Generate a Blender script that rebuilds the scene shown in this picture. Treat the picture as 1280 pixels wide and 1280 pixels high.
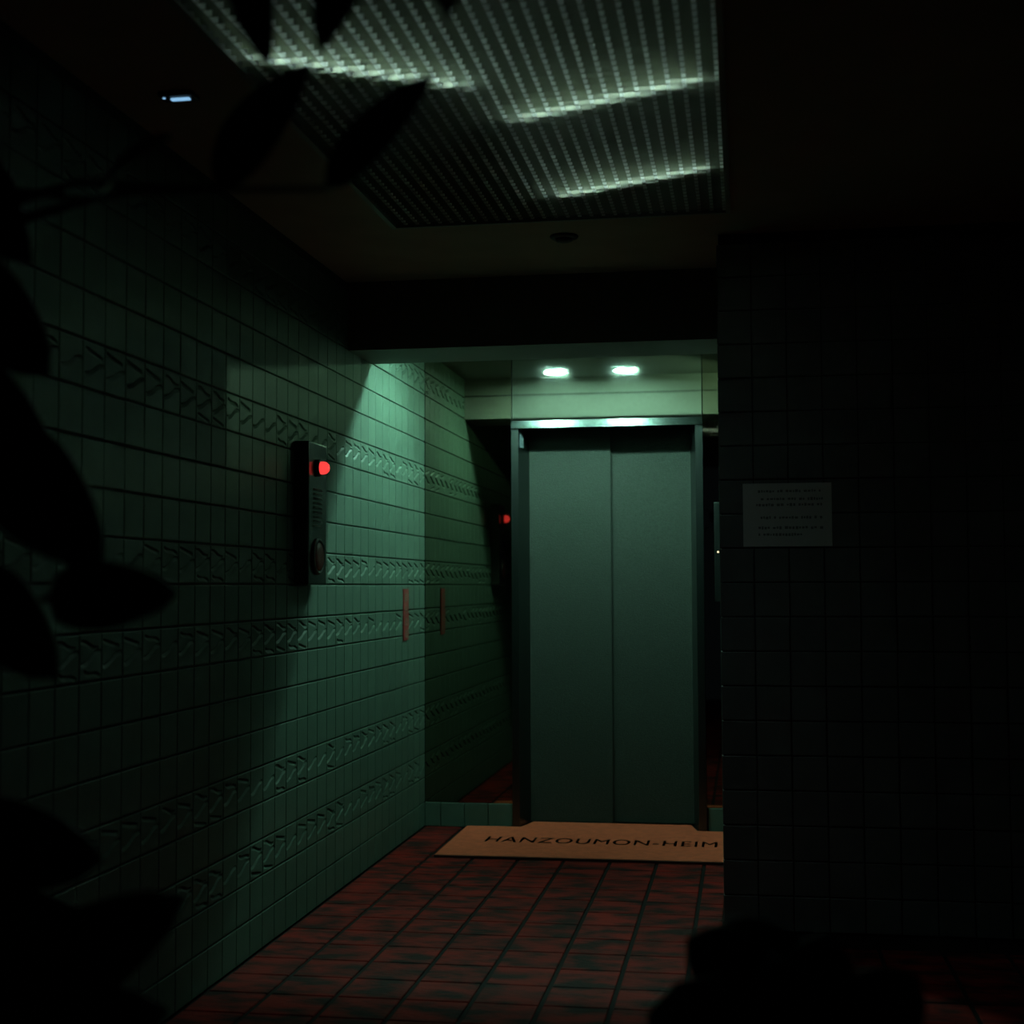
import bpy, bmesh, math, random
from mathutils import Vector, Matrix
R = random.Random(7)
PI = math.pi
S = bpy.context.scene
for o in list(bpy.data.objects):
    bpy.data.objects.remove(o, do_unlink=True)
COL = S.collection

# ------------------------------------------------------------------ camera
F_PX, YAW, PITCH, ROLL, HCAM = 1757.9, 0.1636, 0.0529, -0.0041, 1.299
cam = bpy.data.cameras.new('camera')
cam_o = bpy.data.objects.new('camera', cam)
COL.objects.link(cam_o)
cam.sensor_width = 36.0
cam.lens = F_PX / 1280 * 36.0
cam.clip_start = 0.05
fw = Vector((-math.sin(YAW) * math.cos(PITCH), math.cos(YAW) * math.cos(PITCH), math.sin(PITCH)))
rt0 = Vector((math.cos(YAW), math.sin(YAW), 0))
up0 = rt0.cross(fw)
rt = rt0 * math.cos(ROLL) + up0 * math.sin(ROLL)
up = up0 * math.cos(ROLL) - rt0 * math.sin(ROLL)
M = Matrix((rt, up, -fw)).transposed().to_4x4()
M.translation = Vector((0, 0, HCAM))
cam_o.matrix_world = M
cam.dof.use_dof = True
cam.dof.focus_distance = 5.7
cam.dof.aperture_fstop = 2.8
S.camera = cam_o

# ------------------------------------------------------------------ world, exposure
w = bpy.data.worlds.new('night')
S.world = w
w.use_nodes = True
w.node_tree.nodes['Background'].inputs[0].default_value = (0.5, 0.75, 1.0, 1)
w.node_tree.nodes['Background'].inputs[1].default_value = 0.005
S.view_settings.view_transform = 'Standard'
S.view_settings.look = 'None'
S.view_settings.gamma = 1.0
S.view_settings.use_curve_mapping = False
S.view_settings.exposure = 0.0
S.cycles.use_denoising = True
S.cycles.max_bounces = 10
S.cycles.sample_clamp_indirect = 3.0

DOWN_L = 66.0         # radiance of the downlight lens bottoms
RIM_L = 6500.0         # radiance of the glowing rims added to throw light sideways
TUBE_L = 34.0         # radiance of the fluorescent tubes
WASH_W = 52.0          # bulb of the added unseen hall lamp, watts
LAMP_COL = (0.47, 1.0, 0.77)
TUBE_COL = (0.70, 1.0, 0.97)

# ------------------------------------------------------------------ materials
def mat(name, base, rough=0.5, metal=0.0, spec=0.5, vary=0.0, vscale=8.0, bump=0.0, bscale=60.0, col2=None, emit=None, estr=0.0, rnd=0.0, stretch=(1, 1, 1), translucent=0.0):
    m = bpy.data.materials.new(name)
    m.use_nodes = True
    nt = m.node_tree
    N, L = nt.nodes, nt.links
    b = N['Principled BSDF']
    b.inputs['Base Color'].default_value = (*base, 1)
    b.inputs['Roughness'].default_value = rough
    b.inputs['Metallic'].default_value = metal
    b.inputs['Specular IOR Level'].default_value = spec
    tc = None
    def coords():
        nonlocal tc
        if tc is None:
            t = N.new('ShaderNodeTexCoord')
            mp = N.new('ShaderNodeMapping')
            mp.inputs['Scale'].default_value = stretch
            g = N.new('ShaderNodeNewGeometry')
            L.new(g.outputs['Position'], mp.inputs['Vector'])
            tc = mp.outputs['Vector']
        return tc
    colour = None
    if vary or col2:
        n = N.new('ShaderNodeTexNoise')
        n.inputs['Scale'].default_value = vscale
        n.inputs['Detail'].default_value = 6
        L.new(coords(), n.inputs['Vector'])
        r = N.new('ShaderNodeValToRGB')
        r.color_ramp.elements[0].position = 0.38
        r.color_ramp.elements[1].position = 0.62
        c2 = col2 if col2 else tuple(c * (1 - vary) for c in base)
        r.color_ramp.elements[0].color = (*c2, 1)
        r.color_ramp.elements[1].color = (*base, 1)
        L.new(n.outputs['Fac'], r.inputs['Fac'])
        colour = r.outputs['Color']
    if rnd:
        oi = N.new('ShaderNodeObjectInfo')
        hsv = N.new('ShaderNodeHueSaturation')
        mr = N.new('ShaderNodeMapRange')
        mr.inputs['To Min'].default_value = 1 - rnd
        mr.inputs['To Max'].default_value = 1 + rnd
        L.new(oi.outputs['Random'], mr.inputs['Value'])
        L.new(mr.outputs['Result'], hsv.inputs['Value'])
        if colour is None:
            hsv.inputs['Color'].default_value = (*base, 1)
        else:
            L.new(colour, hsv.inputs['Color'])
        colour = hsv.outputs['Color']
    if colour is not None:
        L.new(colour, b.inputs['Base Color'])
    if bump:
        n2 = N.new('ShaderNodeTexNoise')
        n2.inputs['Scale'].default_value = bscale
        n2.inputs['Detail'].default_value = 4
        L.new(coords(), n2.inputs['Vector'])
        bp = N.new('ShaderNodeBump')
        bp.inputs['Strength'].default_value = bump
        bp.inputs['Distance'].default_value = 0.004
        L.new(n2.outputs['Fac'], bp.inputs['Height'])
        L.new(bp.outputs['Normal'], b.inputs['Normal'])
    if emit:
        b.inputs['Emission Color'].default_value = (*emit, 1)
        b.inputs['Emission Strength'].default_value = estr
    if translucent:
        t = N.new('ShaderNodeBsdfTranslucent')
        t.inputs['Color'].default_value = (*base, 1)
        mx = N.new('ShaderNodeMixShader')
        mx.inputs[0].default_value = translucent
        L.new(b.outputs[0], mx.inputs[1])
        L.new(t.outputs[0], mx.inputs[2])
        L.new(mx.outputs[0], N['Material Output'].inputs['Surface'])
    return m

MT = {}
MT['tile'] = mat('glazed_tile', (0.052, 0.081, 0.063), 0.5, spec=0.15, vary=0.12, vscale=14, bump=0.12, bscale=90, rnd=0.07)
MT['grout'] = mat('dark_grout', (0.025, 0.03, 0.028), 0.9)
MT['ptile'] = mat('dark_glazed_tile', (0.095, 0.107, 0.102), 0.55, vary=0.15, vscale=10, bump=0.15, bscale=80, rnd=0.08)
MT['floor_tile'] = mat('red_floor_tile', (0.150, 0.0088, 0.0066), 0.8, spec=0.08, col2=(0.012, 0.0055, 0.0055), vscale=8.0, bump=0.5, bscale=40, rnd=0.18, stretch=(0.8, 1.5, 1))
MT['floor_grout'] = mat('floor_grout', (0.007, 0.006, 0.006), 0.9, spec=0.1)
MT['ceiling'] = mat('ceiling_board', (0.34, 0.26, 0.20), 0.85, vary=0.1, vscale=5)
MT['beam'] = mat('beam_paint', (0.098, 0.100, 0.086), 0.75, vary=0.06, vscale=6)
MT['granite'] = mat('polished_dark_stone', (0.31, 0.30, 0.23), 0.025, metal=1.0)
MT['panel'] = mat('polished_steel_panel', (0.50, 0.52, 0.46), 0.04, metal=1.0, bump=0.004, bscale=3)
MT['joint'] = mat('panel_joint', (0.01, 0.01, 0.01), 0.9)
MT['steel'] = mat('brushed_steel', (0.08, 0.092, 0.09), 0.3, metal=1.0, bump=0.05, bscale=120)
MT['header'] = mat('bright_steel', (0.036, 0.043, 0.040), 0.22, metal=1.0)
MT['door'] = mat('embossed_door_paint', (0.0215, 0.028, 0.0228), 0.6, spec=0.2, vary=0.25, vscale=120, bump=0.7, bscale=230)
MT['matfabric'] = mat('orange_mat', (0.52, 0.080, 0.030), 0.95, vary=0.2, vscale=30, bump=0.6, bscale=400)
MT['matedge'] = mat('mat_rubber_edge', (0.05, 0.02, 0.015), 0.8)
MT['faint_ink'] = mat('faded_print', (0.16, 0.17, 0.16), 0.8)
MT['ink'] = mat('black_print', (0.012, 0.010, 0.010), 0.8)
MT['paper'] = mat('paper', (0.50, 0.53, 0.49), 0.8, vary=0.04, vscale=10)
MT['alarm'] = mat('alarm_grey_enamel', (0.018, 0.020, 0.017), 0.22, spec=0.3, vary=0.06)
MT['alarm_dark'] = mat('alarm_black', (0.02, 0.018, 0.018), 0.4)
MT['alarm_red'] = mat('alarm_button_red', (0.12, 0.012, 0.012), 0.35)
MT['redlamp'] = mat('red_lamp', (0.6, 0.02, 0.02), 0.3, emit=(1.0, 0.055, 0.05), estr=1.15)
MT['signred'] = mat('sign_red', (0.15, 0.010, 0.010), 0.5)
MT['signpale'] = mat('sign_pale_print', (0.13, 0.075, 0.055), 0.6)
MT['lens'] = mat('downlight_lens', (0.8, 0.8, 0.8), 0.4, emit=LAMP_COL, estr=DOWN_L)
MT['rim'] = mat('added_glow_rim', (0.8, 0.8, 0.8), 0.4, emit=LAMP_COL, estr=RIM_L)
MT['ring'] = mat('downlight_trim', (0.6, 0.6, 0.55), 0.4)
MT['fin'] = mat('louver_white_plastic', (0.96, 0.98, 0.94), 0.35, translucent=0.9)
MT['crossfin'] = mat('louver_olive_metal', (0.36, 0.38, 0.29), 0.35, translucent=0.28)
MT['finframe'] = mat('louver_frame', (0.20, 0.21, 0.19), 0.5)
MT['tube'] = mat('fluorescent_tube', (0.9, 0.9, 0.9), 0.4, emit=TUBE_COL, estr=TUBE_L)
MT['cap'] = mat('tube_cap', (0.5, 0.5, 0.5), 0.3, metal=1.0)
MT['plenum'] = mat('plenum_dark', (0.035, 0.037, 0.035), 0.9)
MT['shade'] = mat('shield_plate', (0.45, 0.47, 0.44), 0.6)
MT['led'] = mat('call_lamp', (1, .7, .4), 0.4, emit=(1.0, 0.72, 0.42), estr=1.3)
MT['glint'] = mat('blue_white_glint', (.8, .9, 1), 0.4, emit=(0.30, 0.62, 0.95), estr=0.85)
MT['sensor'] = mat('dark_sensor', (0.02, 0.02, 0.02), 0.5)
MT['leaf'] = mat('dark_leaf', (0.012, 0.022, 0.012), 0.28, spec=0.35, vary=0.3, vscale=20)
MT['bark'] = mat('bark', (0.03, 0.024, 0.018), 0.9, vary=0.3, vscale=30, bump=0.5)
MT['pot'] = mat('clay_pot', (0.05, 0.045, 0.04), 0.7, vary=0.2)
MT['soil'] = mat('soil', (0.02, 0.015, 0.01), 1.0, bump=0.8, bscale=50)
MT['sticker'] = mat('pale_sticker', (0.10, 0.125, 0.14), 0.5)

# ------------------------------------------------------------------ helpers
def tag(o, label=None, cat=None, group=None, kind=None):
    if label: o['label'] = label
    if cat: o['category'] = cat
    if group: o['group'] = group
    if kind: o['kind'] = kind
    return o

def empty(name, loc):
    o = bpy.data.objects.new(name, None)
    o.empty_display_size = 0.05
    o.location = loc
    COL.objects.link(o)
    return o

def worig(p):
    v = Vector((0, 0, 0))
    while p is not None:
        v += p.location
        p = p.parent
    return v

class MB:
    """collects geometry in world coordinates, links it as one mesh object"""
    def __init__(self):
        self.v = []; self.f = []; self.sm = []
    def add(self, verts, faces, smooth=False):
        n = len(self.v)
        self.v += [Vector(p) for p in verts]
        self.f += [tuple(i + n for i in f) for f in faces]
        self.sm += [smooth] * len(faces)
        return self
    def box(self, x0, x1, y0, y1, z0, z1):
        return self.add([(x0, y0, z0), (x1, y0, z0), (x1, y1, z0), (x0, y1, z0), (x0, y0, z1), (x1, y0, z1), (x1, y1, z1), (x0, y1, z1)],
                        [(0, 3, 2, 1), (4, 5, 6, 7), (0, 1, 5, 4), (1, 2, 6, 5), (2, 3, 7, 6), (3, 0, 4, 7)])
    def prism(self, poly, axis, a, b):
        """poly: 2-D outline; axis 'x': (y,z), 'y': (x,z), 'z': (x,y)"""
        def P(q, t):
            return (t, q[0], q[1]) if axis == 'x' else ((q[0], t, q[1]) if axis == 'y' else (q[0], q[1], t))
        n = len(poly)
        vs = [P(q, a) for q in poly] + [P(q, b) for q in poly]
        fs = [tuple(range(n - 1, -1, -1)), tuple(range(n, 2 * n))] + [(i, (i + 1) % n, n + (i + 1) % n, n + i) for i in range(n)]
        return self.add(vs, fs)
    def lathe(self, c, prof, axis='z', seg=28, smooth=True, closed=True):
        """prof: list of (radius, height) along the axis, starting at c"""
        vs = []; fs = []
        for r, hh in prof:
            for i in range(seg):
                a = 2 * PI * i / seg
                u, v = r * math.cos(a), r * math.sin(a)
                if axis == 'z': q = (c[0] + u, c[1] + v, c[2] + hh)
                elif axis == 'x': q = (c[0] + hh, c[1] + u, c[2] + v)
                else: q = (c[0] + u, c[1] + hh, c[2] + v)
                vs.append(q)
        for k in range(len(prof) - 1):
            for i in range(seg):
                j = (i + 1) % seg
                fs.append((k * seg + i, k * seg + j, (k + 1) * seg + j, (k + 1) * seg + i))
        n = len(prof)
        if closed:
            fs.append(tuple(range(seg - 1, -1, -1)))
            fs.append(tuple((n - 1) * seg + i for i in range(seg)))
        return self.add(vs, fs, smooth)
    def tube(self, pts, rads, seg=10):
        pts = [Vector(p) for p in pts]
        vs = []; fs = []
        for k, p in enumerate(pts):
            d = (pts[min(k + 1, len(pts) - 1)] - pts[max(k - 1, 0)]).normalized()
            a = d.cross(Vector((0, 0, 1)))
            if a.length < 1e-3: a = d.cross(Vector((1, 0, 0)))
            a.normalize(); b = d.cross(a)
            for i in range(seg):
                t = 2 * PI * i / seg
                vs.append(p + (a * math.cos(t) + b * math.sin(t)) * rads[k])
        for k in range(len(pts) - 1):
            for i in range(seg):
                j = (i + 1) % seg
                fs.append((k * seg + i, k * seg + j, (k + 1) * seg + j, (k + 1) * seg + i))
        fs.append(tuple(range(seg - 1, -1, -1))); fs.append(tuple((len(pts) - 1) * seg + i for i in range(seg)))
        return self.add(vs, fs, True)
    def mesh(self, name, m, off=Vector((0, 0, 0))):
        me = bpy.data.meshes.new(name)
        me.from_pydata([tuple(p - off) for p in self.v], [], self.f)
        me.polygons.foreach_set('use_smooth', self.sm)
        me.validate()
        bm = bmesh.new(); bm.from_mesh(me)
        bmesh.ops.recalc_face_normals(bm, faces=bm.faces)
        bm.to_mesh(me); bm.free()
        me.materials.append(m)
        return me
    def build(self, name, m, parent=None, bevel=0.0):
        off = worig(parent) if parent is not None else Vector((0, 0, 0))
        me = self.mesh(name, m, off)
        if bevel:
            bm = bmesh.new(); bm.from_mesh(me)
            bmesh.ops.bevel(bm, geom=[e for e in bm.edges if e.is_manifold and e.calc_face_angle(0) > 0.5], offset=bevel, segments=2, affect='EDGES', profile=0.6)
            bm.to_mesh(me); bm.free()
        o = bpy.data.objects.new(name, me)
        COL.objects.link(o)
        if parent is not None: o.parent = parent
        return o

def inst(name, me, parent, loc, rz=0.0):
    o = bpy.data.objects.new(name, me)
    COL.objects.link(o)
    o.parent = parent
    o.location = Vector(loc) - worig(parent)
    o.rotation_euler = (0, 0, rz)
    return o

def project(P):
    v = Vector(P) - Vector((0, 0, HCAM))
    z = v.dot(fw)
    if z < 0.1: return None
    return 640 + F_PX * v.dot(rt) / z, 640 - F_PX * v.dot(up) / z, z

# ------------------------------------------------------------------ dimensions
T = 0.131
XL, YB = -1.732, 7.546            # left wall, back wall
XP, YP, YP2 = -0.094, 5.449, 6.42 # pillar: left edge, front, back
XR, XR2 = 1.35, 1.75              # right wall of the lobby, of the lift hall
YF = -1.3                         # front end of the built lobby
ZC, ZH = 2.66, 2.605              # ceilings: lobby, lift hall
BY0, BY1, BZ = 6.03, 6.42, 2.353  # beam
LX0, LX1, LY0, LY1 = -1.29, -0.045, 2.24, 5.12  # louver opening

# ------------------------------------------------------------------ tile meshes (face towards -Y, rotate 90 deg for the left wall)
def flat_tile(name, w_, h_, th, m, bev=0.0025):
    x, z = w_ / 2, h_ / 2
    o = [(-x, 0, -z), (x, 0, -z), (x, 0, z), (-x, 0, z)]
    s = [(px, -th + bev * 0.7, pz) for px, _, pz in o]
    t = [(px - math.copysign(bev, px), -th, pz - math.copysign(bev, pz)) for px, _, pz in o]
    fs = []
    for a in (0, 4):
        for i in range(4):
            j = (i + 1) % 4
            fs.append((a + i, a + j, a + 4 + j, a + 4 + i))
    fs.append((8, 9, 10, 11))
    return MB().add(o + s + t, fs).mesh(name, m)

def stroke_field(rr):
    """short wavy grooves: leaning right in the middle, leaning left above and below"""
    st = []
    y = rr.uniform(-.008, .008)
    st.append((-.056, y - .017, .056, y + .017, rr.choice((-.004, -.003, -.005))))
    if rr.random() < .85:
        x = rr.uniform(-.008, .008); y = rr.uniform(.036, .044)
        st.append((x - .050, y + .008, x + .046, y - .010, rr.choice((0.0, .003, -.003))))
    if rr.random() < .45:
        x = rr.uniform(-.010, .010); y = rr.uniform(-.046, -.038)
        st.append((x - .046, y + .008, x + .046, y - .008, rr.choice((0.0, -.003))))
    return st

def relief_tile(name, w_, h_, th, m, seed, n=42):
    rr = random.Random(seed)
    st = stroke_field(rr)
    def depth(u, v):
        d = 0.0
        for x0, y0, x1, y1, wv in st:
            dx, dy = x1 - x0, y1 - y0
            L2 = dx * dx + dy * dy
            t = ((u - x0) * dx + (v - y0) * dy) / L2
            tc = min(1, max(0, t))
            px, py = x0 + dx * tc, y0 + dy * tc
            py += wv * math.sin(tc * 2 * PI)
            r = v - py
            along = abs(t - tc) * math.sqrt(L2)
            if along > 0.004: continue
            # steep above, gentle below: a chiselled step
            if -0.011 < r < 0.0032:
                k = (1 - r / 0.0032) if r > 0 else (1 + r / 0.011)
                k *= (1 - along / 0.004)
                k *= min(1, 4 * min(tc + .12, 1.12 - tc))
                d = max(d, 0.0072 * max(0, min(1, k)))
        return d
    vs = []; fs = []
    for j in range(n + 1):
        for i in range(n + 1):
            u = (i / n - .5) * w_; v = (j / n - .5) * h_
            edge = min(i, j, n - i, n - j)
            vs.append((u, -th + (0.002 if edge == 0 else 0) + (depth(u, v) if edge > 0 else 0), v))
    for j in range(n):
        for i in range(n):
            a = j * (n + 1) + i
            fs.append((a, a + 1, a + n + 2, a + n + 1))
    mb = MB().add(vs, fs, False)
    x, z = w_ / 2, h_ / 2
    mb.add([(-x, 0, -z), (x, 0, -z), (x, 0, z), (-x, 0, z), (-x, -th + .002, -z), (x, -th + .002, -z), (x, -th + .002, z), (-x, -th + .002, z)],
           [(0, 1, 5, 4), (1, 2, 6, 5), (2, 3, 7, 6), (3, 0, 4, 7)])
    return mb.mesh(name, m)

TH = 0.012
GW, GH = T - 0.0025, T - 0.0055
ME_TILE = flat_tile('wall_tile', GW, GH, TH, MT['tile'])
ME_REL = [relief_tile('relief_tile', GW, GH, TH, MT['tile'], 30 + i) for i in range(10)]
RELIEF_ROWS = {2, 4, 8, 10, 14, 18}

def tile_choice(row, col):
    if row in RELIEF_ROWS:
        return 'relief_tile', ME_REL[(col * 7 + row * 3 + (col * col) % 9) % 10]
    return 'tile', ME_TILE

def tiled_left(name, y0, y1, ztop, cols, limit):
    """wall slab with its tiles; cols counts tile columns back from the corner"""
    wl = tag(MB().box(XL - 0.16, XL - TH + 0.0035, y0, y1, 0, ztop).build(name, MT['grout']), kind='structure')
    spots = []
    for c in cols:
        for r in range(int(math.ceil(ztop / T))):
            z = (r + .5) * T
            if z + T / 2 > ztop + 0.03: continue
            y = YB - (c + .5) * T
            q = project((XL, y, z))
            vis = 0
            if q and -60 < q[0] < 1340 and -60 < q[1] < 1340:
                vis = 1 / (q[2] ** 2) * abs(q[0] - 931) / 1000
            spots.append((vis, c, r, y, z))
    spots.sort(reverse=True)
    rest = MB()
    for i, (vis, c, r, y, z) in enumerate(spots):
        nm, me = tile_choice(r, c)
        p = Vector((XL - TH, y, z))
        if i < limit and vis > 0:
            o = inst(nm, me, wl, p, PI / 2)
            o.rotation_euler = (R.uniform(-.0025, .0025), R.uniform(-.002, .002), PI / 2 + R.uniform(-.004, .004))
        else:
            mm = me if vis > 0 else ME_TILE
            rest.add([(p.x - v.co.y, p.y + v.co.x, p.z + v.co.z) for v in mm.vertices], [tuple(f.vertices) for f in mm.polygons])
    if rest.v:
        tag(rest.build('tile_field', MT['tile'], wl), kind='stuff')
    return wl

tiled_left('wall_left', YF, YB - 12 * T, ZC, range(12, int((YB - YF) / T)), 296)
tiled_left('wall_left_hall', YB - 12 * T, YB + 0.1, ZC, range(0, 12), 260)

# ------------------------------------------------------------------ pillar wall on the right
wr = tag(MB().box(XP + 0.0085, XR2 + 0.1, YP + TH - 0.0035, YP2, 0, ZC).build('wall_right', MT['grout']), kind='structure')
ME_PT = flat_tile('pillar_tile', T - 0.004, T - 0.0045, TH, MT['ptile'])
for c in range(10):
    for r in range(20):
        o = inst('tile', ME_PT, wr, (XP + (c + .5) * T, YP + TH, (r + .5) * T))
        o.rotation_euler = (R.uniform(-.004, .004), 0, R.uniform(-.004, .004))
ret = MB()      # return face of the pillar, round its corner
for c in range(7):
    for r in range(20):
        p = Vector((XP + .0125, YP + .016 + (c + .5) * T, (r + .5) * T))
        ret.add([(p.x + v.co.y, p.y - v.co.x, p.z + v.co.z) for v in ME_PT.vertices], [tuple(f.vertices) for f in ME_PT.polygons])
tag(ret.build('return_tiles', MT['ptile'], wr), kind='stuff')
tag(MB().box(XR, XR + 0.12, YF, YP, 0, ZC).build('wall_side', MT['ptile']), kind='structure')
tag(MB().box(XR2, XR2 + 0.12, YP2, YB + .1, 0, ZC).build('wall_hall_side', MT['ptile']), kind='structure')

# ------------------------------------------------------------------ back wall of polished stone panels
EX0, EX1, EZ = -1.244, -0.213, 2.197    # lift frame
bw = MB()
bw.box(XL - .05, EX0, YB + 0.012, YB + 0.2, 0, ZC)
bw.box(EX1, XR2, YB + 0.012, YB + 0.2, 0, ZC)
bw.box(EX0, EX1, YB + 0.012, YB + 0.2, EZ - 0.02, ZC)
bw = tag(bw.build('wall_back', MT['joint']), kind='structure')
J = 0.0025
def panel(x0, x1, z0, z1, m):
    return MB().box(x0 + J, x1 - J, YB, YB + 0.012, z0 + J * .6, z1).build('stone_panel', m, bw)
panel(XL, EX0, T, ZH, MT['granite'])
panel(EX0, EX1, EZ, ZH, MT['panel'])
panel(EX1, 0.78, T, ZH, MT['granite'])
panel(0.78, XR2, T, ZH, MT['granite'])
# skirting row of pale tiles
def skirt(x0, x1):
    me = flat_tile('skirting_tile', x1 - x0 - 0.004, T - 0.004, 0.02, MT['tile'])
    inst('skirting_tile', me, bw, ((x0 + x1) / 2, YB + 0.011, T / 2))
xs = [XL, XL + .088, XL + .088 + T, XL + .088 + 2 * T, EX0]
for i in range(4): skirt(xs[i], xs[i + 1])
x = EX1 + 0.004
while x < 0.7:
    skirt(x, x + T); x += T

# ------------------------------------------------------------------ floor
fl = MB()
fl.box(XL - .1, XR2 + .1, YF, YB + 0.35, -0.12, -0.006)
fl = tag(fl.build('floor', MT['floor_grout']), kind='structure')
FX, FY = 0.2195, 0.2115
ME_FT = flat_tile('floor_tile', 1, 1, 1, MT['floor_tile'], 0.0)
def floor_tile_mesh(w_, d_):
    x, y = w_ / 2, d_ / 2
    b = 0.003
    o = [(-x, -y, -.006), (x, -y, -.006), (x, y, -.006), (-x, y, -.006)]
    s = [(a, c, -b * .6) for a, c, _ in o]
    t = [(a - math.copysign(b, a), c - math.copysign(b, c), 0) for a, c, _ in o]
    fs = []
    for a in (0, 4):
        for i in range(4):
            j = (i + 1) % 4
            fs.append((a + i, a + j, a + 4 + j, a + 4 + i))
    fs.append((8, 9, 10, 11))
    return MB().add(o + s + t, fs).mesh('floor_tile', MT['floor_tile'])
bpy.data.meshes.remove(ME_FT)
xe = [-0.203 + FX * k for k in range(-8, 9)]
xe = [XL] + [v for v in xe if XL + .03 < v < XR - .03] + [XR]
cache = {}
rest = MB()
nr = 0
for j in range(-32, 10):
    y0 = 5.452 + FY * j; y1 = y0 + FY
    if y1 > YB + .01: y1 = YB
    if y1 - y0 < .03 or y0 < YF: continue
    for i in range(len(xe) - 1):
        x0, x1 = xe[i], xe[i + 1]
        if x0 > XP - .02 and y1 > YP - .02: continue
        if x1 > XP and y1 > YP: x1 = XP
        k = (round(x1 - x0, 4), round(y1 - y0, 4))
        if k not in cache: cache[k] = floor_tile_mesh(k[0] - 0.016, k[1] - 0.008)
        p = Vector(((x0 + x1) / 2, (y0 + y1) / 2, 0))
        if y0 > 3.2:
            o = inst('floor_tile', cache[k], fl, p)
            o.rotation_euler = (R.uniform(-.004, .004), R.uniform(-.004, .004), 0)
            nr += 1
        else:
            me = cache[k]
            rest.add([(p.x + v.co.x, p.y + v.co.y, v.co.z) for v in me.vertices], [tuple(f.vertices) for f in me.polygons])
for i in range(8):      # hall floor behind the pillar
    for j in range(5):
        me = cache.setdefault((0.2195, 0.2115), floor_tile_mesh(.2085, .2055))
        p = Vector((XP + .11 + i * FX, 6.5 + .11 + j * FY, 0))
        rest.add([(p.x + v.co.x, p.y + v.co.y, v.co.z) for v in me.vertices], [tuple(f.vertices) for f in me.polygons])
tag(rest.build('tile_field', MT['floor_tile'], fl), kind='stuff')

# ------------------------------------------------------------------ ceilings and beam
c = MB()
c.box(XL - .1, LX0, YF, BY0, ZC, ZC + 0.04)
c.box(LX1, XR2 + .1, YF, BY0, ZC, ZC + 0.04)
c.box(LX0, LX1, YF, LY0, ZC, ZC + 0.04)
c.box(LX0, LX1, LY1, BY0, ZC, ZC + 0.04)
c = tag(c.build('ceiling', MT['ceiling']), kind='structure')
tag(MB().box(XL - .1, XR2 + .1, BY1, YB + .2, ZH, ZH + .09).build('ceiling_hall', MT['beam']), kind='structure')
bm_ = MB()
bm_.prism([(BY0, BZ), (BY1, BZ), (BY1, ZC + .04), (BY0, ZC + .04)], 'x', XL - .01, XR2 + .1)
bm_ = tag(bm_.build('trim_1', MT['beam']), kind='structure')
# thin dark batten high on the back face of the beam
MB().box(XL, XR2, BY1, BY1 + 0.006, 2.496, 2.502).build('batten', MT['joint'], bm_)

# plenum above the louver
pl = MB()
zt = ZC + 0.26
pl.box(LX0 - .06, LX1 + .06, LY0 - .06, LY1 + .06, zt, zt + .03)
pl.box(LX0 - .06, LX0 - .03, LY0 - .06, LY1 + .06, ZC + .04, zt)
pl.box(LX1 + .03, LX1 + .06, LY0 - .06, LY1 + .06, ZC + .04, zt)
pl.box(LX0 - .03, LX1 + .03, LY0 - .06, LY0 - .03, ZC + .04, zt)
pl.box(LX0 - .03, LX1 + .03, LY1 + .03, LY1 + .06, ZC + .04, zt)
pl.build('light_well', MT['plenum'], c)

# ------------------------------------------------------------------ louver light
lv = tag(empty('louver_ceiling_light', (LX0, LY0, ZC)), 'large egg-crate louver ceiling light with slanted glowing tubes', 'ceiling light')
fr = MB()
fr.box(LX0 - .012, LX0 + .006, LY0, LY1, ZC - .006, ZC + .036)
fr.box(LX1 - .006, LX1 + .012, LY0, LY1, ZC - .006, ZC + .036)
fr.box(LX0 - .012, LX1 + .012, LY1 - .006, LY1 + .012, ZC - .006, ZC + .036)
fr.box(LX0 - .012, LX1 + .012, LY0 - .012, LY0 + .006, ZC - .006, ZC + .036)
fr.build('louver_frame', MT['finframe'], lv)
FZ0, FZ1 = ZC + 0.002, ZC + 0.021
PX, PY = 0.0440, 0.0405
nx = int((LX1 - LX0) / PX); ny = int((LY1 - LY0) / PY)
me_long = MB().box(-.0060, .0060, LY0 + .006, LY1 - .006, FZ0 + .002, FZ0 + .030).mesh('long_slat', MT['fin'], Vector((0, 0, 0)))
me_cross = MB().box(LX0 + .006, LX1 - .006, -.0007, .0007, FZ0, FZ1).mesh('cross_slat', MT['crossfin'], Vector((0, 0, 0)))
for i in range(1, nx + 1):
    inst('long_slat', me_long, lv, (LX1 - .012 - (i - 1) * PX, 0, 0))
for j in range(1, ny + 1):
    inst('cross_slat', me_cross, lv, (0, LY1 - j * PY, 0))
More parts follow.
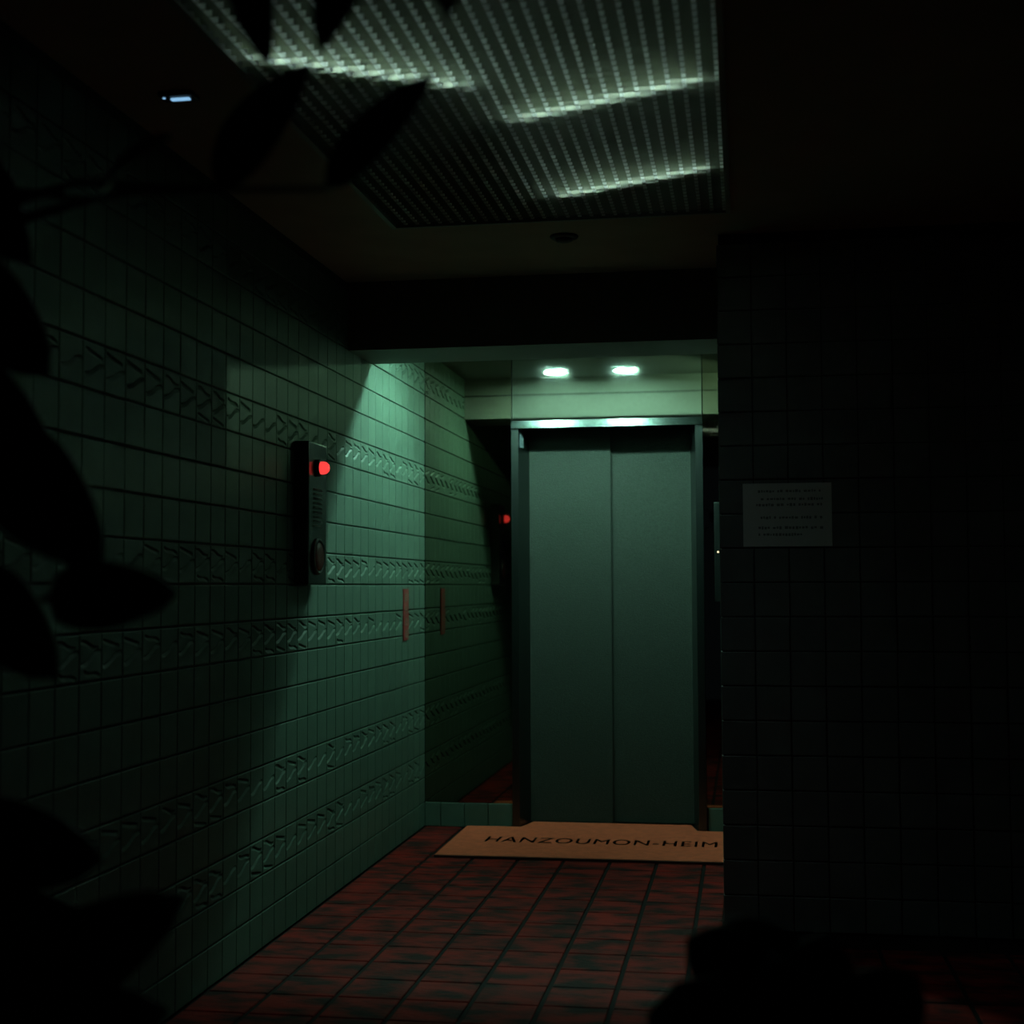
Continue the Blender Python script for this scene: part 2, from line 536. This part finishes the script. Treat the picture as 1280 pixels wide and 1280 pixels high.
def tube_light(a, b, L=0.6):
    """tube along a-b (plan), with a shield added along its far side to cut the light"""
    a = Vector((*a, 0)); b = Vector((*b, 0))
    d = (b - a).normalized()
    n = Vector((-d.y, d.x, 0))
    if n.y < 0: n = -n
    mid = (a + b) / 2 + n * .01
    off = -0.024
    z = ZC + 0.070
    p0 = mid - d * L / 2 + n * off + Vector((0, 0, z)); p1 = mid + d * L / 2 + n * off + Vector((0, 0, z))
    t = MB().tube([p0, p1], [.015, .015], 14).build('fluorescent_tube', MT['tube'], lv)
    for q, s in ((p0, -1), (p1, 1)):
        MB().tube([q, q + d * s * .018], [.0165, .0165], 14).build('end_cap', MT['cap'], t)
    q0 = mid - d * (L / 2 + .05) ; q1 = mid + d * (L / 2 + .05)
    sh = MB()
    th = n * .004
    z0, z1 = ZC + .035, ZC + .17
    sh.add([q0 + Vector((0, 0, z0)), q1 + Vector((0, 0, z0)), q1 + th + Vector((0, 0, z0)), q0 + th + Vector((0, 0, z0)),
            q0 + Vector((0, 0, z1)), q1 + Vector((0, 0, z1)), q1 + th + Vector((0, 0, z1)), q0 + th + Vector((0, 0, z1))],
           [(0, 3, 2, 1), (4, 5, 6, 7), (0, 1, 5, 4), (1, 2, 6, 5), (2, 3, 7, 6), (3, 0, 4, 7)])
    sh.build('added_shield', MT['shade'], lv)  # unseen plate added to give the tube glow a sharp far edge
MB().box(-.706, -.702, 3.80, LY1 - .02, ZC + .042, ZC + .25).build('added_divider', MT['plenum'], lv)  # unseen plate added to keep tube light off the far left cells
tube_light((-1.27, 3.386), (-.72, 3.714), .56)
tube_light((-.683, 4.02), (-.048, 3.737), .58)
tube_light((-.651, 4.835), (-.062, 4.558), .56)
tube_light((-.683, 2.93), (-.048, 2.65), .58)

# ------------------------------------------------------------------ elevator
ev = tag(empty('door_1', ((EX0 + EX1) / 2, YB, 0)), 'grey-green two-leaf sliding elevator door in a steel frame', kind='structure')
YF0, YD = YB - 0.03, YB + 0.155
jl = MB().prism([(EX0, YF0), (-1.205, YF0), (-1.163, YD + .05), (EX0, YD + .05)], 'z', 0, EZ - .02).build('jamb', MT['steel'], ev)
jr = MB().prism([(EX1, YF0), (-.251, YF0), (-.288, YD + .05), (EX1, YD + .05)], 'z', 0, EZ - .02).build('jamb', MT['steel'], ev)
MB().prism([(YF0 - .012, 2.156), (YF0 - .0052, EZ), (YB + .03, EZ), (YB + .03, 2.175), (YD + .05, 2.165), (YD + .05, 2.156)], 'x', EX0, EX1).build('header', MT['header'], ev)
def leaf_panel(x0, x1, y):
    return MB().box(x0, x1, y, y + .02, .014, 2.28).build('door_leaf', MT['door'], ev, bevel=.003)
leaf_panel(-1.178, -.720, YD)
leaf_panel(-.745, -.275, YD + .028)
MB().box(EX0 + .04, EX1 - .04, YB - .012, YD + .09, -.006, .006).build('sill', MT['steel'], ev)
MB().add([(-1.2005, YB - .012, 2.055), (-1.1885, YB + .040, 2.055), (-1.1885, YB + .040, 2.13), (-1.2005, YB - .012, 2.13),
          (-1.1995, YB - .0122, 2.055), (-1.1875, YB + .0398, 2.055), (-1.1875, YB + .0398, 2.13), (-1.1995, YB - .0122, 2.13)],
         [(0, 1, 2, 3), (4, 7, 6, 5), (0, 4, 5, 1), (1, 5, 6, 2), (2, 6, 7, 3), (3, 7, 4, 0)]).build('sticker', MT['sticker'], jl)
# dark car-side backing so nothing shows behind the leaves
MB().box(EX0, EX1, YB + .24, YB + .26, 0, 2.4).build('shaft_lining', MT['joint'], bw)

# call panel right of the lift
cp = tag(empty('call_panel', (-.09, YB, 1.21)), 'tall narrow steel elevator call panel with a tiny orange lamp beside the lift', 'call panel')
MB().box(-.156, -.02, YB - .014, YB, 1.214, 1.741).build('face_plate', MT['steel'], cp, bevel=.003)
MB().lathe((-.137, YB - .0145, 1.477), [(.005, 0), (.005, -.003), (.003, -.004)], 'y', 12).build('lamp', MT['led'], cp)
for z in (1.42, 1.34):
    MB().lathe((-.088, YB - .0145, z), [(.022, 0), (.022, -.006), (.018, -.008)], 'y', 20).build('button', MT['ring'], cp)

# ------------------------------------------------------------------ door mat
mt = tag(empty('door_mat', (-.72, 7.1, 0)), 'long orange door mat with black lettering in front of the elevator', 'mat')
poly = [(-1.487, 6.690), (.035, 6.695), (.035, 7.508), (-.262, 7.512), (-.300, 7.685), (-1.155, 7.688), (-1.196, 7.514), (-1.49, 7.508)]
MB().prism(poly, 'z', 0.0065, .0145).build('pile', MT['matfabric'], mt)
MB().prism([(-1.490, 6.680), (.038, 6.685), (.038, 6.6945), (-1.488, 6.6895)], 'z', .001, .0125).build('front_edging', MT['matedge'], mt)
cu = bpy.data.curves.new('lettering', 'FONT')
cu.body = 'HANZOUMON-HEIM'
cu.space_character = 1.12
cu.bevel_depth = 0.009
cu.bevel_resolution = 0
to = bpy.data.objects.new('tmp_text', cu)
COL.objects.link(to)
bpy.context.view_layer.update()
me = bpy.data.meshes.new_from_object(to.evaluated_get(bpy.context.evaluated_depsgraph_get()))
bpy.data.objects.remove(to, do_unlink=True)
xs_ = [v.co.x for v in me.vertices]; ys_ = [v.co.y for v in me.vertices]
x0, x1, y0, y1 = min(xs_), max(xs_), min(ys_), max(ys_)
for v in me.vertices:
    u = (v.co.x - x0) / (x1 - x0); t = (v.co.y - y0) / (y1 - y0)
    v.co = Vector((-1.315 + u * (1.315 - .150), 7.055 + t * .145, .0150)) - mt.location
me.materials.clear(); me.materials.append(MT['ink'])
lo = bpy.data.objects.new('lettering', me); COL.objects.link(lo); lo.parent = mt
tag(lo, 'black HANZOUMON-HEIM lettering')

# ------------------------------------------------------------------ fire alarm panel
AX = XL + .06
Y0, Y1, Z0, Z1 = 5.268, 5.505, 1.309, 1.872
al = tag(empty('fire_alarm_panel', (XL, (Y0 + Y1) / 2, Z0)), 'tall grey fire alarm box with a glowing red lamp on the tiled wall', 'fire alarm')
MB().box(XL, AX, Y0, Y1, Z0, Z1).build('body', MT['alarm'], al, bevel=.006)
yc = 5.375
bz = MB().lathe((AX, yc, 1.772), [(.034, 0), (.034, .012), (.028, .016)], 'x', 24).build('lamp_bezel', MT['alarm_dark'], al)
MB().lathe((AX + .014, yc, 1.772), [(.025, 0), (.026, .012), (.023, .024), (.015, .033), (.005, .037)], 'x', 24).build('lamp', MT['redlamp'], bz)
for k in range(9):
    z = 1.69 - k * .018
    MB().prism([(AX, z), (AX + .006, z - .006), (AX + .006, z - .009), (AX, z - .009)], 'y', yc - .055, yc + .055).build('grille_slat', MT['alarm_dark'], al)
rg = MB().lathe((AX, yc, 1.42), [(.072, 0), (.072, .008), (.064, .014), (.060, .008)], 'x', 32).build('push_button_ring', MT['alarm_dark'], al)
MB().lathe((AX + .0082, yc, 1.42), [(.056, 0), (.056, .004), (.02, .006)], 'x', 28).build('push_button', MT['alarm_red'], rg)

# ------------------------------------------------------------------ red vertical sign on the left wall
sg = tag(empty('wall_sign', (XL, 7.094, 1.025)), 'narrow vertical red sign with pale characters on the lit tiles', 'sign')
MB().box(XL + .0005, XL + .005, 7.040, 7.150, 1.025, 1.288).build('plate', MT['signred'], sg)
g = MB()
rr = random.Random(5)
for k in range(4):
    zc = 1.262 - k * .062
    for q in range(3):
        zz = zc - .008 - q * .014
        g.box(XL + .0045, XL + .0058, 7.094 - rr.uniform(.02, .036), 7.094 + rr.uniform(.02, .036), zz, zz + .0065)
    for q in range(2):
        yy = 7.094 + rr.uniform(-.028, .024)
        g.box(XL + .0045, XL + .0060, yy, yy + .008, zc - .042, zc + .002)
tag(g.build('lettering', MT['signpale'], sg), 'pale illegible characters', kind='stuff')

# ------------------------------------------------------------------ notice on the pillar
nt_ = tag(empty('notice', (.163, YP, 1.445)), 'white paper notice with lines of small print on the dark tiled pillar', 'notice')
MB().box(-.003, .329, YP - .0018, YP - .0006, 1.447, 1.688).build('sheet', MT['paper'], nt_)
g = MB()
rr = random.Random(11)
for k, z in enumerate((1.658, 1.628, 1.606, 1.557, 1.518, 1.492)):
    x = .045 + rr.uniform(0, .02)
    end = .29 if k < 5 else .22
    while x < end:
        wd = rr.uniform(.005, .012)
        g.box(x, x + wd, YP - .0024, YP - .0018, z - rr.uniform(.003, .006), z + rr.uniform(.003, .006))
        x += wd + rr.choice((.003, .003, .004, .012))
tag(g.build('print', MT['faint_ink'], nt_), 'rows of small illegible black print', kind='stuff')

# ------------------------------------------------------------------ two downlights
for x, lab in ((-1.12, 'round ceiling downlight before the elevator, the one nearer the left tiled wall'),
               (-.695, 'round ceiling downlight before the elevator, the one nearer the right pillar')):
    d = tag(empty('downlight', (x, 6.68, ZH)), lab, 'downlight', 'downlights of the lift hall')
    MB().lathe((x, 6.68, ZH), [(.082, 0), (.082, -.009), (.077, -.0135), (.075, -.0135), (.074, 0)], 'z', 36, closed=False).build('trim_ring', MT['ring'], d)
    MB().lathe((x, 6.68, ZH), [(.060, -.0005), (.060, -.012)], 'z', 36).build('added_rim', MT['rim'], d)  # glowing rim added to light the walls more than the floor
    MB().lathe((x, 6.68, ZH - .012), [(.0595, -.0002), (.050, -.002), (.030, -.0035), (.012, -.004)], 'z', 32).build('lens_bottom', MT['lens'], d)

# unseen lamp added behind the pillar to light the upper left tiles
ww = tag(empty('added_wash_lamp', (.38, 6.95, ZH)), 'small boxed lamp added unseen behind the pillar to light the upper left tiles', 'lamp')
WZ = 2.44
dirv = Vector((-2.11, -1.35, 0)).normalized(); side = Vector((-dirv.y, dirv.x, 0))
C0 = Vector((.38, 6.95, WZ))
def obox(mb, a0, a1, s0, s1, z0, z1):
    P = [C0 + dirv * a + side * s_ + Vector((0, 0, z)) for z in (z0, z1) for a, s_ in ((a0, s0), (a1, s0), (a1, s1), (a0, s1))]
    return mb.add(P, [(0, 3, 2, 1), (4, 5, 6, 7), (0, 1, 5, 4), (1, 2, 6, 5), (2, 3, 7, 6), (3, 0, 4, 7)])
hb = MB()
obox(hb, -.06, .10, -.11, .11, -.026, -.0205)  # lower lip placed to cut off the bottom of the light patch
obox(hb, -.06, .10, -.11, .11, .03, .036)
obox(hb, -.066, -.06, -.11, .11, -.026, .036)
hb.build('housing', MT['sensor'], ww)
obox(MB(), -.03, .03, -.03, .03, .036, ZH - WZ).build('stem', MT['sensor'], ww)
pt = bpy.data.lights.new('bulb', 'POINT')
pt.energy = WASH_W; pt.color = (0.50, 1.0, 0.60); pt.shadow_soft_size = .008
po = bpy.data.objects.new('bulb', pt); COL.objects.link(po); po.parent = ww; po.location = C0 - ww.location

# glowing strip added for a bluish glint, and a sensor, on the lobby ceiling
el = tag(empty('ceiling_glint', (-1.525, 3.618, ZC)), 'tiny blue-white glowing strip added as a glint on the dark ceiling by the left wall', 'lamp')
MB().box(-1.575, -1.475, 3.588, 3.648, ZC - .012, ZC).build('base', MT['sensor'], el, bevel=.003)
MB().box(-1.546, -1.493, 3.610, 3.624, ZC - .0165, ZC - .012).build('lens', MT['glint'], el)
MB().lathe((-1.563, 3.606, ZC - .012), [(.004, 0), (.004, -.002), (.002, -.003)], 'z', 12).build('glint_dot', MT['glint'], el)
sd = tag(empty('ceiling_sensor', (-.677, 5.37, ZC)), 'flat dark round sensor on the brown ceiling strip before the beam', 'sensor')
MB().lathe((-.677, 5.37, ZC), [(.055, 0), (.055, -.006), (.048, -.012)], 'z', 32).build('base', MT['sensor'], sd)
MB().lathe((-.677, 5.37, ZC - .012), [(.034, 0), (.030, -.010), (.012, -.014)], 'z', 28).build('cap', MT['sensor'], sd)

# ------------------------------------------------------------------ plants in the dark foreground
def unproject(px, py, Y):
    d = fw + rt * ((px - 640) / F_PX) - up * ((py - 640) / F_PX)
    return Vector((0, 0, HCAM)) + d * (Y / d.y)

def leaf(parent, base, tip, width, normal, bend=0.05, n=10, k=6, blunt=.75):
    """pointed oval leaf with a midrib fold, a droop and a real thickness"""
    base = Vector(base); tip = Vector(tip)
    ax = tip - base; L = ax.length; ax.normalize()
    nn = Vector(normal); nn = (nn - ax * nn.dot(ax)).normalized()
    sd_ = ax.cross(nn)
    vs = []; fs = []
    for face in (1, -1):
        for i in range(n + 1):
            t = i / n
            wv = width / 2 * (math.sin(PI * t ** 0.8) ** blunt if 0 < t < 1 else 0)
            wv = max(wv, .0012)
            for j in range(k + 1):
                s_ = (j / k - .5) * 2
                P = base + ax * (L * t) + sd_ * (wv * s_) + nn * (abs(s_) * wv * .25 + bend * L * (math.sin(PI * t)) + face * .0012)
                vs.append(P)
    m = (n + 1) * (k + 1)
    for f0 in (0, m):
        for i in range(n):
            for j in range(k):
                a = f0 + i * (k + 1) + j
                fs.append((a, a + 1, a + k + 2, a + k + 1))
    for i in range(n):
        for j in (0, k):
            a = i * (k + 1) + j; b = a + k + 1
            fs.append((a, b, b + m, a + m))
    for i in (0, n):
        for j in range(k):
            a = i * (k + 1) + j
            fs.append((a, a + 1, a + 1 + m, a + m))
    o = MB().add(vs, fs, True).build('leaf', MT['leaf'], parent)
    return o

def pot(parent, c, r, h_):
    x, y = c
    MB().lathe((x, y, 0), [(r * .72, 0), (r * .78, .02), (r * .98, h_ - .04), (r * 1.06, h_ - .04), (r * 1.06, h_), (r * .92, h_), (r * .90, h_ - .03)], 'z', 32).build('pot', MT['pot'], parent)
    MB().lathe((x, y, h_ - .05), [(r * .88, 0), (r * .88, .018), (r * .4, .026)], 'z', 28).build('soil', MT['soil'], parent)

# tall plant at the left, close to the lens
P1 = (-1.02, 1.62)
p1 = tag(empty('potted_tree', (*P1, 0)), 'tall potted tree with big pointed leaves, black silhouette at the left edge', 'plant')
pot(p1, P1, .19, .34)
MB().tube([(P1[0], P1[1], .30), (-1.03, 1.61, .8), (-1.0, 1.6, 1.3), (-.97, 1.58, 1.75), (-.93, 1.56, 2.1)], [.022, .020, .017, .014, .010], 12).build('trunk', MT['bark'], p1)
specs = [  # base px, tip px, width px, depth, normal lean
    ((-10, 545), (128, 705), 135, 1.58, .10),
    ((-40, 560), (70, 640), 150, 1.60, .2),
    ((62, 748), (222, 742), 92, 1.52, .06),
    ((-30, 720), (72, 848), 105, 1.55, .1),
    ((-70, 330), (62, 470), 120, 1.64, .2),
    ((-80, 460), (66, 590), 120, 1.62, .2),
    ((-90, 180), (40, 330), 120, 1.62, .2),
    ((-60, 1040), (130, 1075), 120, 1.56, .1),
    ((-20, 1270), (232, 1120), 130, 1.50, .1),
    ((-40, 1180), (150, 1190), 150, 1.54, .2),
    ((-30, 1330), (210, 1262), 150, 1.52, .2),
    ((300, -70), (336, 84), 62, 1.50, .05),
    ((452, -80), (399, 66), 66, 1.46, .05),
    ((270, 236), (388, 80), 80, 1.55, .05),
    ((408, 236), (543, 92), 62, 1.52, .05),
    ((120, 250), (215, 170), 70, 1.56, .9),
    ((560, -90), (560, 22), 54, 1.44, .05),
]
anch = [(-1.0, 1.6, 1.3), (-1.0, 1.6, 1.33), (-1.0, 1.6, 1.2), (-1.0, 1.6, 1.22), (-.985, 1.59, 1.5), (-.99, 1.6, 1.42), (-.975, 1.585, 1.65),
        (-1.03, 1.61, .92), (-1.03, 1.61, .72), (-1.03, 1.61, .8), (-1.03, 1.61, .7), (-.94, 1.565, 2.05), (-.93, 1.56, 2.1), (-.97, 1.58, 1.75), (-.97, 1.58, 1.73), (-.97, 1.58, 1.74), (-.93, 1.56, 2.1)]
for (b, t, wpx, Y, lean), an in zip(specs, anch):
    B = unproject(b[0], b[1], Y + .03); Tp = unproject(t[0], t[1], Y - .03)
    lf = leaf(p1, B, Tp, wpx / F_PX * Y, (0.1, -1, lean), .04, blunt=.75 if b[1] < 250 else .55)
    an = Vector(an)
    mid = (an + B) / 2 + Vector((0, 0, .03))
    MB().tube([an, mid, B, B + (Tp - B) * .08], [.006, .0045, .0035, .002], 7).build('leaf_stalk', MT['bark'], p1)

# low plant at the right
P2 = (.08, 1.62)
p2 = tag(empty('potted_shrub', (*P2, 0)), 'low leafy potted shrub, black silhouette at the bottom right', 'plant')
pot(p2, P2, .16, .28)
MB().tube([(P2[0], P2[1], .24), (.078, 1.61, .5), (.07, 1.60, .72)], [.016, .012, .008], 10).build('trunk', MT['bark'], p2)
for b, t, wpx, Y in [((965, 1235), (858, 1172), 105, 1.60), ((985, 1310), (808, 1268), 150, 1.56), ((1000, 1240), (905, 1150), 90, 1.66),
                     ((1000, 1290), (1035, 1165), 110, 1.62), ((1030, 1310), (1150, 1220), 120, 1.60), ((950, 1330), (842, 1228), 110, 1.54), ((1010, 1330), (960, 1195), 120, 1.58)]:
    B = unproject(b[0], b[1], Y); Tp = unproject(t[0], t[1], Y - .05)
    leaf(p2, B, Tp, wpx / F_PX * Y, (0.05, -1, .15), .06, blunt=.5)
    an = Vector((.07, 1.60, .70))
    MB().tube([an, (an + B) / 2 + Vector((0, 0, .01)), B, B + (Tp - B) * .08], [.005, .004, .003, .002], 7).build('leaf_stalk', MT['bark'], p2)
